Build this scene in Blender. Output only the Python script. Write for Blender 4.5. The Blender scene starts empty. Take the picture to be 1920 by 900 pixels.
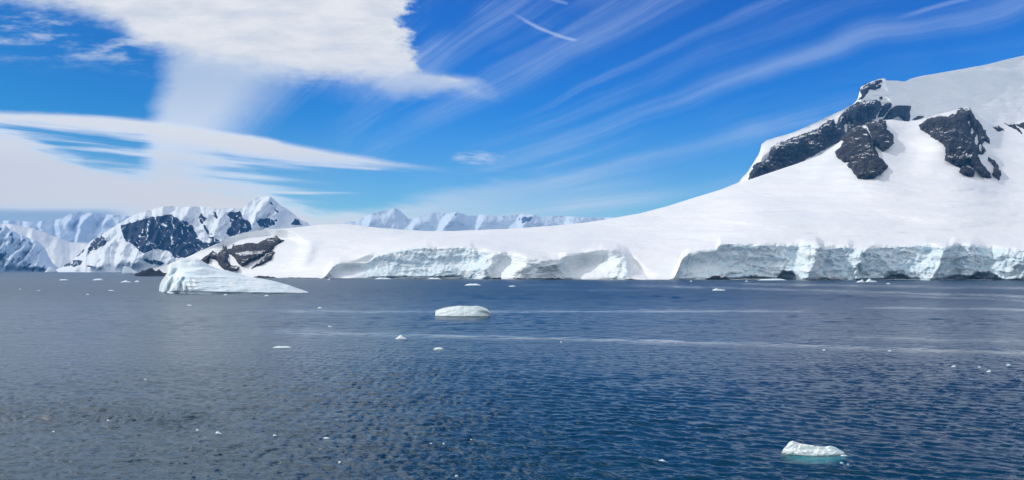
import bpy, math, random
import numpy as np
from mathutils import Vector

# ---------------------------------------------------------------- frame, camera, sky, sun
SC = bpy.context.scene
COL = SC.collection
F, CX, HY, H = 1500.0, 960.0, 503.0, 18.0      # focal length and horizon in photo pixels, eye height in metres
R = math.radians

cam = bpy.data.cameras.new("camera")
cam.sensor_width = 36.0
cam.lens = 36.0 * F / 1920.0
cam.shift_y = (HY - 450.0) / 1920.0
cam.clip_start = 0.5
cam.clip_end = 80000
co = bpy.data.objects.new("camera", cam)
co.location = (0, 0, H)
co.rotation_euler = (R(90), 0, 0)
COL.objects.link(co)
SC.camera = co

SC.view_settings.view_transform = 'Standard'
SC.view_settings.look = 'None'
SC.view_settings.gamma = 1
SC.view_settings.use_curve_mapping = False
SC.view_settings.exposure = 0.0

SUN_AZ, SUN_EL = -81.0, 34.0                   # degrees left of the view direction, above the horizon
SUN_STRENGTH = 2.4
SKY_STRENGTH = 0.1
sd = Vector((math.sin(R(SUN_AZ)) * math.cos(R(SUN_EL)), math.cos(R(SUN_AZ)) * math.cos(R(SUN_EL)), math.sin(R(SUN_EL))))
sl = bpy.data.lights.new("sun", 'SUN')
sl.energy = SUN_STRENGTH
sl.angle = R(0.5)
sl.color = (1.0, 0.945, 0.86)
so = bpy.data.objects.new("sun", sl)
so.rotation_euler = sd.to_track_quat('Z', 'Y').to_euler()
so.location = (0, 0, 3000)
COL.objects.link(so)

W = bpy.data.worlds.new("World")
SC.world = W
W.use_nodes = True
NT = W.node_tree
for n in list(NT.nodes): NT.nodes.remove(n)


class E:
    """a small expression language over shader math nodes"""
    tree = None
    def __init__(s, sock): s.s = sock
    @staticmethod
    def op(name, *a, clamp=False):
        n = E.tree.nodes.new('ShaderNodeMath'); n.operation = name; n.use_clamp = clamp
        for i, v in enumerate(a):
            if isinstance(v, E): E.tree.links.new(v.s, n.inputs[i])
            else: n.inputs[i].default_value = v
        return E(n.outputs[0])
    def __add__(s, o): return E.op('ADD', s, o)
    def __radd__(s, o): return E.op('ADD', o, s)
    def __sub__(s, o): return E.op('SUBTRACT', s, o)
    def __rsub__(s, o): return E.op('SUBTRACT', o, s)
    def __mul__(s, o): return E.op('MULTIPLY', s, o)
    def __rmul__(s, o): return E.op('MULTIPLY', o, s)
    def __truediv__(s, o): return E.op('DIVIDE', s, o)


def mx(a, b): return E.op('MAXIMUM', a, b)
def mn(a, b): return E.op('MINIMUM', a, b)
def sstep(x, lo, hi, a=0.0, b=1.0):
    n = E.tree.nodes.new('ShaderNodeMapRange'); n.interpolation_type = 'SMOOTHSTEP'
    E.tree.links.new(x.s, n.inputs['Value'])
    for k, v in (('From Min', lo), ('From Max', hi), ('To Min', a), ('To Max', b)):
        n.inputs[k].default_value = v
    return E(n.outputs['Result'])
def curve(x, pts):
    """piecewise linear y(x)"""
    xs = [p[0] for p in pts]; ys = [p[1] for p in pts]
    x0, x1, y0, y1 = xs[0], xs[-1], min(ys), max(ys)
    if y1 - y0 < 1e-6: y1 = y0 + 1
    n = E.tree.nodes.new('ShaderNodeFloatCurve')
    c = n.mapping.curves[0]
    n.mapping.use_clip = True
    P = [((a - x0) / (x1 - x0), (b - y0) / (y1 - y0)) for a, b in pts]
    while len(c.points) < len(P): c.points.new(0.5, 0.5)
    for q, p in zip(c.points, P): q.location = p; q.handle_type = 'AUTO_CLAMPED'
    n.mapping.update()
    t = E.op('MULTIPLY', x - x0, 1.0 / (x1 - x0), clamp=True)
    E.tree.links.new(t.s, n.inputs['Value'])
    return E(n.outputs['Value']) * (y1 - y0) + y0
def vec(x, y, z=0.0):
    n = E.tree.nodes.new('ShaderNodeCombineXYZ')
    for i, v in enumerate((x, y, z)):
        if isinstance(v, E): E.tree.links.new(v.s, n.inputs[i])
        else: n.inputs[i].default_value = v
    return n.outputs[0]
def noise(v, scale=1.0, detail=4, rough=0.55, dist=0.0):
    n = E.tree.nodes.new('ShaderNodeTexNoise'); n.noise_dimensions = '3D'
    n.inputs['Scale'].default_value = scale; n.inputs['Detail'].default_value = detail
    n.inputs['Roughness'].default_value = rough; n.inputs['Distortion'].default_value = dist
    E.tree.links.new(v, n.inputs['Vector'])
    return E(n.outputs['Fac'])
def mixcol(f, a, b):
    n = E.tree.nodes.new('ShaderNodeMix'); n.data_type = 'RGBA'
    if isinstance(f, E): E.tree.links.new(f.s, n.inputs['Factor'])
    else: n.inputs['Factor'].default_value = f
    for v, k in ((a, 6), (b, 7)):
        if isinstance(v, (tuple, list)): n.inputs[k].default_value = (*v[:3], 1)
        else: E.tree.links.new(v, n.inputs[k])
    return n.outputs[2]


def build_world():
    E.tree = NT
    geo = NT.nodes.new('ShaderNodeTexCoord')
    sep = NT.nodes.new('ShaderNodeSeparateXYZ')
    NT.links.new(geo.outputs['Generated'], sep.inputs[0])
    dx, dy, dz = (E(sep.outputs[i]) for i in range(3))
    ay = mx(dy, 0.12)
    P = (dx / ay) * F + CX                      # bearing
    Q = HY - (dz / ay) * F                      # height over the horizon
    sky = NT.nodes.new('ShaderNodeTexSky'); sky.sky_type = 'NISHITA'
    sky.sun_disc = False
    sky.sun_elevation = R(SUN_EL); sky.sun_rotation = R(SUN_AZ) % (2 * math.pi)
    sky.altitude = 0; sky.air_density = 1.0; sky.dust_density = 0.3; sky.ozone_density = 3.5
    ssep = NT.nodes.new('ShaderNodeSeparateColor'); NT.links.new(sky.outputs[0], ssep.inputs[0])
    scmb = NT.nodes.new('ShaderNodeCombineColor')
    side = curve(P, [(-2000, 0.42), (0, 0.5), (500, 0.68), (1000, 0.95), (1500, 1.0), (4000, 1.0)])
    for i, (p_, g_) in enumerate(((2.5, 1.1), (2.1, 2.55), (1.6, 2.4))):      # a deep polar blue
        ch = E.op('POWER', E(ssep.outputs[i]) * 0.1, p_) * (g_ * 10.0) * side
        NT.links.new(ch.s, scmb.inputs[i])
    # warps
    w1 = noise(vec(P / 90.0, Q / 45.0, 3.1), 1, 6, 0.62) - 0.5
    w2 = noise(vec(P / 60.0, Q / 30.0, 9.7), 1, 7, 0.66) - 0.5
    wl = noise(vec(P / 260.0, Q / 26.0, 5.0), 1, 5, 0.6) - 0.5
    fine = noise(vec(P / 28.0, Q / 9.0, 1.0), 1, 5, 0.6)
    inv = lambda d: 1.0 - d
    def over(d, e): return inv(inv(d) * inv(e))
    # A: the large bank, top left
    qa = Q + w1 * 40.0 + w2 * 34.0
    low = curve(P, [(-900, 230), (-350, 170), (-120, 40), (0, 2), (90, 10), (200, 42), (290, 95), (400, 122), (560, 148), (700, 152), (900, 150)])
    a = sstep(low - qa - (fine - 0.5) * 24.0, -22.0, 34.0)
    right = curve(Q, [(-1200, 500), (-300, 740), (0, 775), (50, 762), (100, 785), (130, 800), (150, 860), (175, 900)])
    a = a * sstep(right - (P + w2 * 110.0 + w1 * 34.0 + (fine - 0.5) * 40.0), -10.0, 26.0)
    # broken left end of it
    brk = noise(vec(P / 120.0, Q / 34.0, 2.0), 1, 6, 0.6)
    la = curve(P, [(-900, -60), (-200, 60), (0, 110), (150, 125), (300, 140), (420, 150)])
    wisps = sstep(brk, 0.45, 0.70) * sstep(la - Q, -25.0, 50.0) * sstep(430.0 - P, 0.0, 120.0)
    a = over(a, wisps * 0.8)
    a = over(a, sstep(right - (P + w2 * 120.0) + 70.0, 0.0, 80.0) * sstep(Q + w2 * 20.0, 128.0, 150.0) * sstep(195.0 - (Q + w1 * 60.0), 0.0, 34.0) * sstep(P, 560.0, 800.0) * 0.55)
    # B: the veil hanging below it
    edge_l = curve(Q, [(60, 330), (140, 305), (230, 283), (330, 270)])
    edge_r = curve(Q, [(60, 700), (150, 560), (190, 530), (240, 475), (330, 420)])
    pw = P + w1 * 60.0
    b = sstep(pw - edge_l, -22.0, 40.0) * sstep(edge_r - pw, -45.0, 130.0) * sstep(Q, 60.0, 130.0) * sstep(400.0 - Q, 0.0, 40.0)
    # C: long tapering band
    qc = Q + wl * 12.0 + w2 * 7.0
    up = curve(P, [(-900, 190), (0, 206), (150, 212), (300, 226), (450, 248), (600, 277), (700, 294), (830, 313), (900, 318)])
    dn = curve(P, [(-900, 215), (0, 234), (150, 246), (300, 265), (400, 281), (500, 300), (600, 309), (700, 313), (830, 314.5), (900, 313)])
    cst = noise(vec(P / 200.0, (Q - P * 0.11) / 9.0, 15.0), 1, 5, 0.6)
    c = sstep(qc - up, -3.0, 12.0) * sstep(dn - qc + (cst - 0.5) * 26.0, -10.0, 16.0) * sstep(cst, 0.22, 0.42, 0.72, 1.0)
    # D: the low bank, left
    ud = curve(P, [(-900, 190), (0, 238), (60, 254), (130, 284), (200, 308), (300, 322), (400, 340), (480, 356), (560, 380), (620, 394), (680, 388), (760, 368), (860, 345), (960, 328), (1100, 312)])
    qd = Q + w1 * 12.0 + wl * 12.0
    dst = noise(vec(P / 150.0, (Q - P * 0.2) / 22.0, 18.0), 1, 6, 0.6)
    d = sstep(qd - ud + (dst - 0.5) * 50.0, -8.0, 34.0) * sstep(dst, 0.25, 0.5, 0.84, 1.0)
    fade_r = curve(P, [(540, 1.0), (640, 0.92), (760, 0.66), (900, 0.42), (1040, 0.2), (1300, 0.0)])
    d = d * fade_r
    gap = sstep(Q + wl * 10.0, 372.0, 402.0) * sstep(330.0 - P, 0.0, 150.0)
    # E: streaked wisps between the two bands
    st = noise(vec(P / 300.0, (Q - P * 0.09) / 15.0, 8.0), 1, 4, 0.5)
    e = sstep(st, 0.42, 0.68) * sstep(Q - up, 0.0, 20.0) * sstep(650.0 - P, 0.0, 260.0) * sstep(ud + 40.0 - Q, 0.0, 30.0) * 0.8
    e2 = sstep(4.0 - E.op('ABSOLUTE', Q + wl * 5.0 - 361.5), 0.0, 4.5) * sstep(P, 450.0, 560.0) * sstep(697.0 - P, 0.0, 90.0) * sstep(cst, 0.3, 0.6, 0.3, 1.0) * 0.7
    e3 = sstep(4.5 - E.op('ABSOLUTE', Q + wl * 4.0 - (P - 600.0) * 0.06 - 310.0), 0.0, 5.0) * sstep(P, 480.0, 640.0) * sstep(722.0 - P, 0.0, 22.0) * 0.7
    # J: small cloudlet beyond the tip of the band
    jx = (P + w2 * 60.0 - 895.0) / 48.0; jy = (Q + w2 * 16.0 - 296.0) / 12.0
    j = sstep(1.0 - (jx * jx * 0.7 + jy * jy * 0.6), 0.0, 1.0) * sstep(cst * 0.5 + fine * 0.5, 0.38, 0.62) * 0.75
    # H: cirrus fanned out from one point on the horizon
    vx = P - 225.0; vy = 520.0 - Q
    bend = noise(vec(P / 420.0, Q / 300.0, 21.0), 1, 3, 0.5)
    th = E.op('ARCTAN2', vy, mx(vx, 1.0)) * 57.3 + (bend - 0.5) * 3.4
    rr = E.op('LOGARITHM', mx(E.op('SQRT', vx * vx + vy * vy), 10.0), 2.718)
    n1 = noise(vec(th / 4.2, rr * 0.9, 4.4), 1, 5, 0.6)
    n2 = noise(vec(th / 1.5, rr * 2.2, 7.7), 1, 4, 0.6)
    n3 = noise(vec(P / 330.0, Q / 200.0, 2.2), 1, 3, 0.5)
    def ray(t0, wid, soft, amt, p0, p1):
        return sstep(wid - E.op('ABSOLUTE', th + (n2 - 0.5) * soft - t0), 0.0, wid) * sstep(P, p0, p0 + 260.0) * sstep(p1 - P, 0.0, 260.0) * amt * sstep(n2 * 0.5 + n1 * 0.6, 0.25, 0.75, 0.45, 1.0)
    h = sstep(n1, 0.48, 0.76) * sstep(n3, 0.3, 0.62) * sstep(P, 520.0, 700.0) * 0.5 * curve(P, [(500, 1.0), (1000, 1.0), (1300, 0.45), (2400, 0.35)])
    h = h + ray(27.5, 3.2, 1.2, 0.36, 640.0, 1750.0) + ray(17.4, 1.5, 0.8, 0.33, 800.0, 2600.0) + ray(34.5, 3.0, 1.5, 0.34, 560.0, 1500.0)
    h = h + ray(12.6, 1.5, 0.8, 0.27, 860.0, 2300.0) + ray(22.5, 0.7, 0.6, 0.25, 900.0, 1700.0) + ray(9.0, 0.8, 0.6, 0.22, 800.0, 1700.0)
    h = h + ray(48.0, 6.0, 8.0, 0.3, 360.0, 1300.0) * sstep(Q, 120.0, 220.0)
    fib = noise(vec(th / 0.55, rr * 1.4, 12.0), 1, 5, 0.65)
    h = h * sstep(Q, -900.0, -100.0) * sstep(fib * 0.6 + n3 * 0.5, 0.38, 0.68, 0.25, 1.2)
    def contrail(x0, y0, x1, y1, bow, wid, amt):
        L = math.hypot(x1 - x0, y1 - y0); ux, uy = (x1 - x0) / L, (y1 - y0) / L
        s_ = ((P - x0) * ux + (Q - y0) * uy) * (1.0 / L)
        d_ = (P - x0) * (-uy) + (Q - y0) * ux - (s_ * (1.0 - s_)) * bow + w2 * 5.0
        return sstep(wid - E.op('ABSOLUTE', d_), 0.0, wid) * sstep(s_, 0.0, 0.45) * sstep(1.0 - s_, 0.0, 0.12) * amt
    h = h + contrail(950, 16, 1088, 77, 34.0, 5.0, 0.62) + contrail(1010, -14, 1068, 8, 8.0, 5.0, 0.3)
    h = h + contrail(1665, 42, 1830, -6, -14.0, 7.0, 0.3)
    h = mn(h, 0.8)
    front = sstep(dy, 0.12, 0.42)
    # everything outside the view: unseen cloud cover added to fill the shaded faces
    gen = noise(vec(dx / (dz + 0.25), dy / (dz + 0.25), 0.0), 1.3, 5, 0.6)
    fillcov = sstep(gen, 0.34, 0.50) * sstep(dz, -0.02, 0.05)
    cov = over(over(over(a, b * 0.8), over(c, d)), over(over(e, e2), over(j, e3)))
    cov = over(mn(cov, 1.0), h * 0.8)
    # pale air low over the horizon
    lowair = sstep(Q, 180.0, 520.0) * 0.30
    E_front = over(cov, lowair)
    covf = E_front * front + fillcov * 0.95 * inv(front)
    # cloud colour: cream in the thick parts, greyer and bluer where thin
    thick = over(a, over(c, d))
    shade = sstep(noise(vec(P / 150.0, Q / 40.0, 6.0), 1, 5, 0.6), 0.3, 0.62)
    c1 = mixcol(shade * 0.6 + fine * 0.4, (6.9, 7.3, 7.9), (10.2, 10.0, 9.7))
    c1 = mixcol(thick, mixcol(h, (6.4, 7.6, 9.2), (6.0, 7.2, 9.8)), c1)
    c1 = mixcol(b * inv(thick) * 0.8, c1, (7.0, 7.8, 8.6))
    c1 = mixcol(front, (8.3, 8.4, 8.4), c1)
    lowf = sstep(Q, 120.0, 400.0) * front
    c1 = mixcol(lowf, c1, mixcol(sstep(P, 420.0, 760.0) * 0.85, mixcol(0.85, c1, (17.8, 16.8, 15.2)), mixcol(0.5, c1, (10.5, 11.0, 11.2))))
    c1 = mixcol(sstep(Q, -20.0, -260.0) * sstep(P, 900.0, 300.0), c1, (15.4, 15.8, 15.8))      # unseen cloud overhead, made brighter so the left water reflects grey
    c1 = mixcol(gap * front * 0.85, c1, (2.6, 4.4, 6.4))
    fin = mixcol(covf, scmb.outputs[0], c1)
    fin = mixcol(sstep(dz, -0.002, -0.012), fin, (0.25, 0.7, 1.3))
    bg = NT.nodes.new('ShaderNodeBackground'); bg.inputs['Strength'].default_value = SKY_STRENGTH
    NT.links.new(fin, bg.inputs['Color'])
    out = NT.nodes.new('ShaderNodeOutputWorld')
    NT.links.new(bg.outputs[0], out.inputs['Surface'])
    W.cycles.sampling_method = 'MANUAL'
    W.cycles.sample_map_resolution = 1024


SKY_SAT, SKY_VAL, SKY_HUE = 1.25, 1.15, 0.5
build_world()
SC.cycles.max_bounces = 6
SC.cycles.volume_bounces = 0
SC.cycles.use_denoising = True
SC.cycles.denoising_prefilter = 'ACCURATE'
SC.cycles.sample_clamp_direct = 1.0
SC.cycles.sample_clamp_indirect = 2.0

# ---------------------------------------------------------------- numeric helpers
rng = np.random.RandomState(7)
_perm = rng.permutation(1024)
_perm = np.concatenate([_perm, _perm])
_ang = rng.rand(1024) * 2 * np.pi
_gx, _gy = np.cos(_ang), np.sin(_ang)


def pn(x, y, seed=0):
    """gradient noise, about -0.7..0.7"""
    x = np.asarray(x, float); y = np.asarray(y, float)
    xi = np.floor(x).astype(int); yi = np.floor(y).astype(int)
    xf = x - xi; yf = y - yi
    u = xf * xf * xf * (xf * (xf * 6 - 15) + 10); v = yf * yf * yf * (yf * (yf * 6 - 15) + 10)
    def g(a, b, fx, fy):
        k = _perm[(_perm[(a + seed * 37) % 1024] + b) % 1024]
        return _gx[k] * fx + _gy[k] * fy
    n00 = g(xi, yi, xf, yf); n10 = g(xi + 1, yi, xf - 1, yf)
    n01 = g(xi, yi + 1, xf, yf - 1); n11 = g(xi + 1, yi + 1, xf - 1, yf - 1)
    return (n00 * (1 - u) + n10 * u) * (1 - v) + (n01 * (1 - u) + n11 * u) * v


def fbm(x, y, o=5, seed=0, gain=0.5, lac=2.03):
    s = 0; a = 1; t = 0
    for i in range(o):
        s = s + a * pn(x, y, seed + i); t += a
        a *= gain; x = x * lac + 13.7; y = y * lac + 7.1
    return s / t * 1.4


def ridged(x, y, o=5, seed=0, gain=0.55, lac=2.07):
    s = 0; a = 1; t = 0
    for i in range(o):
        s = s + a * (1 - 2 * np.abs(pn(x, y, seed + i)) * 1.3); t += a
        a *= gain; x = x * lac + 5.2; y = y * lac + 9.9
    return s / t


def smooth(x, lo, hi):
    t = np.clip((x - lo) / (hi - lo), 0, 1)
    return t * t * (3 - 2 * t)


def pl(px, pts, blur=0):
    """polyline pts evaluated at px, optionally rounded"""
    xs = [p[0] for p in pts]; ys = [p[1] for p in pts]
    if not blur: return np.interp(px, xs, ys)
    s = 0
    n = 9 if blur < 12 else 41
    for k in np.linspace(-1, 1, n): s = s + np.interp(px + k * blur, xs, ys) * (1.001 - k * k)
    return s / sum(1.001 - k * k for k in np.linspace(-1, 1, n))


def polydist(px, py, poly):
    """signed distance to a closed polygon, positive inside"""
    P = np.array(poly, float); n = len(P)
    best = np.full(px.shape, 1e18); inside = np.zeros(px.shape, bool)
    for i in range(n):
        a = P[i]; b = P[(i + 1) % n]
        e = b - a; L = max((e * e).sum(), 1e-9)
        t = np.clip(((px - a[0]) * e[0] + (py - a[1]) * e[1]) / L, 0, 1)
        d = (px - a[0] - t * e[0]) ** 2 + (py - a[1] - t * e[1]) ** 2
        best = np.minimum(best, d)
        c = (a[1] > py) != (b[1] > py)
        if abs(e[1]) > 1e-9:
            inside ^= c & (px < e[0] * (py - a[1]) / e[1] + a[0])
    return np.where(inside, 1, -1) * np.sqrt(best)


def world(px, py, D):
    return np.stack([(px - CX) / F * D, D, H + (HY - py) / F * D], -1)


def mesh_obj(name, V, Q, mat, parent=None, attrs=None, shade=True):
    me = bpy.data.meshes.new(name)
    V = np.asarray(V, np.float32).reshape(-1, 3); Q = np.asarray(Q, np.int32)
    me.vertices.add(len(V)); me.vertices.foreach_set('co', V.ravel())
    k = Q.shape[1]
    me.loops.add(len(Q) * k); me.loops.foreach_set('vertex_index', Q.ravel())
    me.polygons.add(len(Q)); me.polygons.foreach_set('loop_start', np.arange(0, len(Q) * k, k, dtype=np.int32))
    if shade: me.polygons.foreach_set('use_smooth', np.ones(len(Q), bool))
    me.update(calc_edges=True)
    for a, val in (attrs or {}).items():
        at = me.attributes.new(a, 'FLOAT', 'POINT')
        at.data.foreach_set('value', np.asarray(val, np.float32).ravel())
    me.materials.append(mat)
    me.validate()
    o = bpy.data.objects.new(name, me); COL.objects.link(o)
    if parent: o.parent = parent
    return o


def quads(nr, nc, keep=None):
    r, c = np.meshgrid(np.arange(nr - 1), np.arange(nc - 1), indexing='ij')
    a = r * nc + c
    q = np.stack([a, a + 1, a + nc + 1, a + nc], -1).reshape(-1, 4)
    if keep is not None: q = q[keep.ravel()]
    return q


def compact(V, Q, attrs=None):
    used = np.zeros(len(V), bool); used[Q.ravel()] = True
    idx = np.cumsum(used) - 1
    return V[used], idx[Q], {k: np.asarray(v).ravel()[used] for k, v in (attrs or {}).items()}


def tag(o, label, cat, group=None):
    o['label'] = label; o['category'] = cat
    if group: o['group'] = group
    return o


def struct(o):
    o['kind'] = 'structure'; return o


# ---------------------------------------------------------------- materials
def newmat(name):
    m = bpy.data.materials.new(name); m.use_nodes = True
    t = m.node_tree
    bs = t.nodes.get('Principled BSDF')
    E.tree = t
    return m, t, bs


def pos():
    n = E.tree.nodes.new('ShaderNodeNewGeometry'); return n
def attr(name):
    n = E.tree.nodes.new('ShaderNodeAttribute'); n.attribute_name = name; return E(n.outputs['Fac'])
def bump(h, strength, dist, prev=None):
    n = E.tree.nodes.new('ShaderNodeBump'); n.inputs['Strength'].default_value = strength
    n.inputs['Distance'].default_value = dist
    E.tree.links.new(h.s, n.inputs['Height'])
    if prev is not None: E.tree.links.new(prev, n.inputs['Normal'])
    return n.outputs[0]
def mapped(v, sx, sy, sz):
    n = E.tree.nodes.new('ShaderNodeMapping'); n.inputs['Scale'].default_value = (sx, sy, sz)
    E.tree.links.new(v, n.inputs['Vector']); return n.outputs[0]
def link(a, b): E.tree.links.new(a.s if isinstance(a, E) else a, b)


def mat_snow():
    m, t, bs = newmat("snow")
    g = pos(); p = g.outputs['Position']
    n1 = noise(mapped(p, 1 / 160, 1 / 160, 1 / 60), 1, 5, 0.6)
    n2 = noise(mapped(p, 1 / 18, 1 / 22, 1 / 10), 1, 5, 0.65)
    n3 = noise(mapped(p, 1 / 60, 1 / 300, 1 / 18), 1, 4, 0.55)
    ice = attr('ice')
    i1 = noise(mapped(p, 1 / 30, 1 / 30, 1 / 12), 1, 6, 0.65, 0.6)
    i2 = noise(mapped(p, 1 / 7, 1 / 7, 1 / 9), 1, 6, 0.68, 0.3)
    i3 = noise(mapped(p, 1 / 90, 1 / 90, 1 / 2.6), 1, 4, 0.6, 0.2)
    sc_ = mixcol(sstep(n1, 0.35, 0.7), (0.82, 0.835, 0.855), (0.88, 0.88, 0.88))
    ic_ = mixcol(sstep(i1, 0.36, 0.66), (0.66, 0.80, 0.88), (0.86, 0.91, 0.95))
    ic_ = mixcol(sstep(i3, 0.56, 0.72) * 0.4, ic_, (0.46, 0.62, 0.69))
    ic_ = mixcol(sstep(0.014 - E.op('ABSOLUTE', i1 - 0.5), 0.0, 0.012) * sstep(n1, 0.35, 0.6) * 0.7, ic_, (0.26, 0.42, 0.50))
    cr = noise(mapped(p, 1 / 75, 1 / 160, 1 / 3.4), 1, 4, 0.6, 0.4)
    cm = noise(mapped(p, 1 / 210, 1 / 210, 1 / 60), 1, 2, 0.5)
    crev_shade = sstep(cr, 0.625, 0.67) * sstep(cm, 0.47, 0.57)  # crack shade and wind-scoured ice, painted as blue-grey lines in the snow
    sc_ = mixcol(crev_shade * 0.55, sc_, (0.50, 0.58, 0.66))
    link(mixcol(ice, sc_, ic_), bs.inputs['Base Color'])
    bs.inputs['Roughness'].default_value = 0.6
    bs.inputs['Specular IOR Level'].default_value = 0.25
    h = (n2 * 0.5 + n3 * 1.1) * (1.0 - ice) + (i2 * 0.9 + i1 * 1.1 + i3 * 0.5) * ice
    link(bump(h, 0.6, 5.0), bs.inputs['Normal'])
    return m


def mat_ice(name, col_a, col_b, scale=1.0, amt=0.8, dist=4.0):
    m, t, bs = newmat(name)
    g = pos(); p = g.outputs['Position']
    s = 1.0 / scale
    n1 = noise(mapped(p, s / 30, s / 30, s / 12), 1, 6, 0.65, 0.6)
    n2 = noise(mapped(p, s / 6, s / 6, s / 9), 1, 6, 0.68, 0.3)
    c = mixcol(sstep(n1, 0.34, 0.66), col_b, col_a)
    link(c, bs.inputs['Base Color'])
    bs.inputs['Roughness'].default_value = 0.42
    bs.inputs['Specular IOR Level'].default_value = 0.35
    link(bump(n2 + n1 * 1.5, amt, dist), bs.inputs['Normal'])
    return m


def mat_rock(name="dark_rock", snowy=0.6, c1=(0.022, 0.021, 0.022), c2=(0.06, 0.054, 0.05), sc=1.0):
    m, t, bs = newmat(name)
    g = pos(); p = g.outputs['Position']
    n1 = noise(mapped(p, sc / 25, sc / 25, sc / 45), 1, 7, 0.7)
    n2 = noise(mapped(p, sc / 7, sc / 7, sc / 14), 1, 7, 0.72, 0.4)
    sep = t.nodes.new('ShaderNodeSeparateXYZ'); link(g.outputs['Normal'], sep.inputs[0])
    nz = E(sep.outputs[2])
    n0 = noise(mapped(p, sc / 70, sc / 70, sc / 50), 1, 5, 0.6, 0.8)
    st_ = noise(mapped(p, sc / 60, sc / 60, sc / 5), 1, 4, 0.6, 0.6)
    base = mixcol(sstep(n1 * 0.6 + st_ * 0.4, 0.36, 0.64), c1, c2)
    base = mixcol(sstep(n0, 0.5, 0.68) * 0.6, base, (0.095, 0.078, 0.062))
    sn = sstep(nz + (n2 - 0.5) * 0.45 + (n1 - 0.5) * 0.5 + (n0 - 0.5) * 0.9, snowy, snowy + 0.06)
    link(mixcol(sn, base, (0.86, 0.87, 0.89)), bs.inputs['Base Color'])
    bs.inputs['Roughness'].default_value = 0.85
    bs.inputs['Specular IOR Level'].default_value = 0.25
    link(bump(n1 + n2 * 0.3 + st_ * 0.25, 1.0, 14.0 / sc), bs.inputs['Normal'])
    return m


def mat_mountain(name, rockc=(0.03, 0.04, 0.06), snowc=(0.82, 0.86, 0.9)):
    m, t, bs = newmat(name)
    g = pos(); p = g.outputs['Position']
    n1 = noise(mapped(p, 1 / 60, 1 / 60, 1 / 90), 1, 6, 0.7)
    n2 = noise(mapped(p, 1 / 25, 1 / 25, 1 / 55), 1, 6, 0.7)
    r = attr('rock')
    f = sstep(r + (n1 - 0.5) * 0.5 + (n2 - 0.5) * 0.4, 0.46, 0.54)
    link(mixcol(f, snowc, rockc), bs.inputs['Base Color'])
    bs.inputs['Roughness'].default_value = 0.8
    bs.inputs['Specular IOR Level'].default_value = 0.2
    link(bump(n1 + n2 * 0.3, 0.5, 12.0), bs.inputs['Normal'])
    return m


M_SNOW = mat_snow()
M_ICE = mat_ice("cliff_ice", (0.78, 0.84, 0.86), (0.62, 0.74, 0.78))
M_BERG = mat_ice("berg_ice", (0.83, 0.88, 0.92), (0.66, 0.79, 0.87), 0.5, 0.4, 1.2)
M_FLOE = mat_ice("floe_ice", (0.86, 0.92, 0.93), (0.74, 0.87, 0.9), 0.12, 0.5, 0.4)
M_ROCK = mat_rock(snowy=1.0, c1=(0.007, 0.007, 0.008), c2=(0.070, 0.064, 0.060))
M_SHORE = mat_rock("shore_rock_stone", 0.86, (0.015, 0.014, 0.014), (0.04, 0.036, 0.034), 3.0)
M_ROCKBLUE = mat_rock("shade_tinted_slate", 0.95, (0.008, 0.011, 0.018), (0.04, 0.048, 0.062))  # rock with the navy of its shaded face put into the colour
M_MTN = mat_mountain("alpine_snow_and_rock", (0.003, 0.009, 0.036))
M_MTNHAZED = mat_mountain("haze_tinted_snow_and_rock", (0.08, 0.14, 0.25), (0.64, 0.74, 0.86))  # blue of haze and shade tinted into snow and rock

# ---------------------------------------------------------------- snow headland (front slope)
RIDGE = [(200, 517.4), (250, 516.6), (256, 514), (270, 509), (300, 500), (330, 491), (360, 478), (372, 472), (400, 460), (423, 450), (445, 440), (470, 434),
         (500, 430), (540, 428), (575, 424), (600, 421), (650, 420), (680, 423.5), (720, 428), (760, 431), (800, 433), (850, 433),
         (900, 431), (950, 429), (1000, 426), (1050, 422), (1100, 417), (1140, 411), (1160, 407), (1200, 400), (1250, 387),
         (1300, 371), (1350, 356), (1390, 341), (1405, 337), (1440, 325), (1500, 305), (1540, 290), (1580, 262), (1610, 240),
         (1640, 228), (1670, 224), (1700, 228), (1725, 225), (1760, 214), (1800, 204), (1815, 200), (1832, 214), (1850, 229),
         (1870, 232), (1890, 232), (1905, 230), (1920, 225), (2000, 212), (2120, 190), (2400, 150)]
RIDGE_D = [(200, 1750), (372, 1850), (500, 1950), (650, 2000), (900, 1900), (1160, 1900), (1390, 2050), (1500, 2150), (1640, 2300), (1815, 2330), (1920, 2400), (2400, 2600)]
WL = [(200, 517.5), (330, 518), (440, 520), (600, 522), (860, 523), (1300, 525), (1900, 526), (2400, 527)]
TOP = [(200, 516.5), (255, 514), (380, 514), (450, 517), (560, 519), (606, 519), (614, 508), (622, 499), (640, 493), (690, 491), (704, 480),
       (740, 470), (775, 464), (800, 461), (818, 464), (840, 462), (882, 461), (896, 469), (930, 473), (960, 477), (985, 482), (1030, 488),
       (1046, 487), (1062, 479), (1100, 472), (1130, 467), (1155, 468), (1172, 474), (1184, 484), (1200, 505), (1215, 519), (1262, 520), (1270, 508), (1278, 487),
       (1290, 476), (1310, 470), (1343, 467), (1350, 458), (1440, 457), (1470, 458), (1500, 456), (1530, 456), (1545, 466), (1562, 462), (1590, 461),
       (1600, 466), (1620, 467), (1640, 463), (1690, 460), (1735, 457), (1760, 461), (1780, 462), (1790, 457), (1820, 457), (1845, 462),
       (1900, 467), (1920, 468), (2000, 462), (2100, 470), (2400, 465)]
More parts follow.
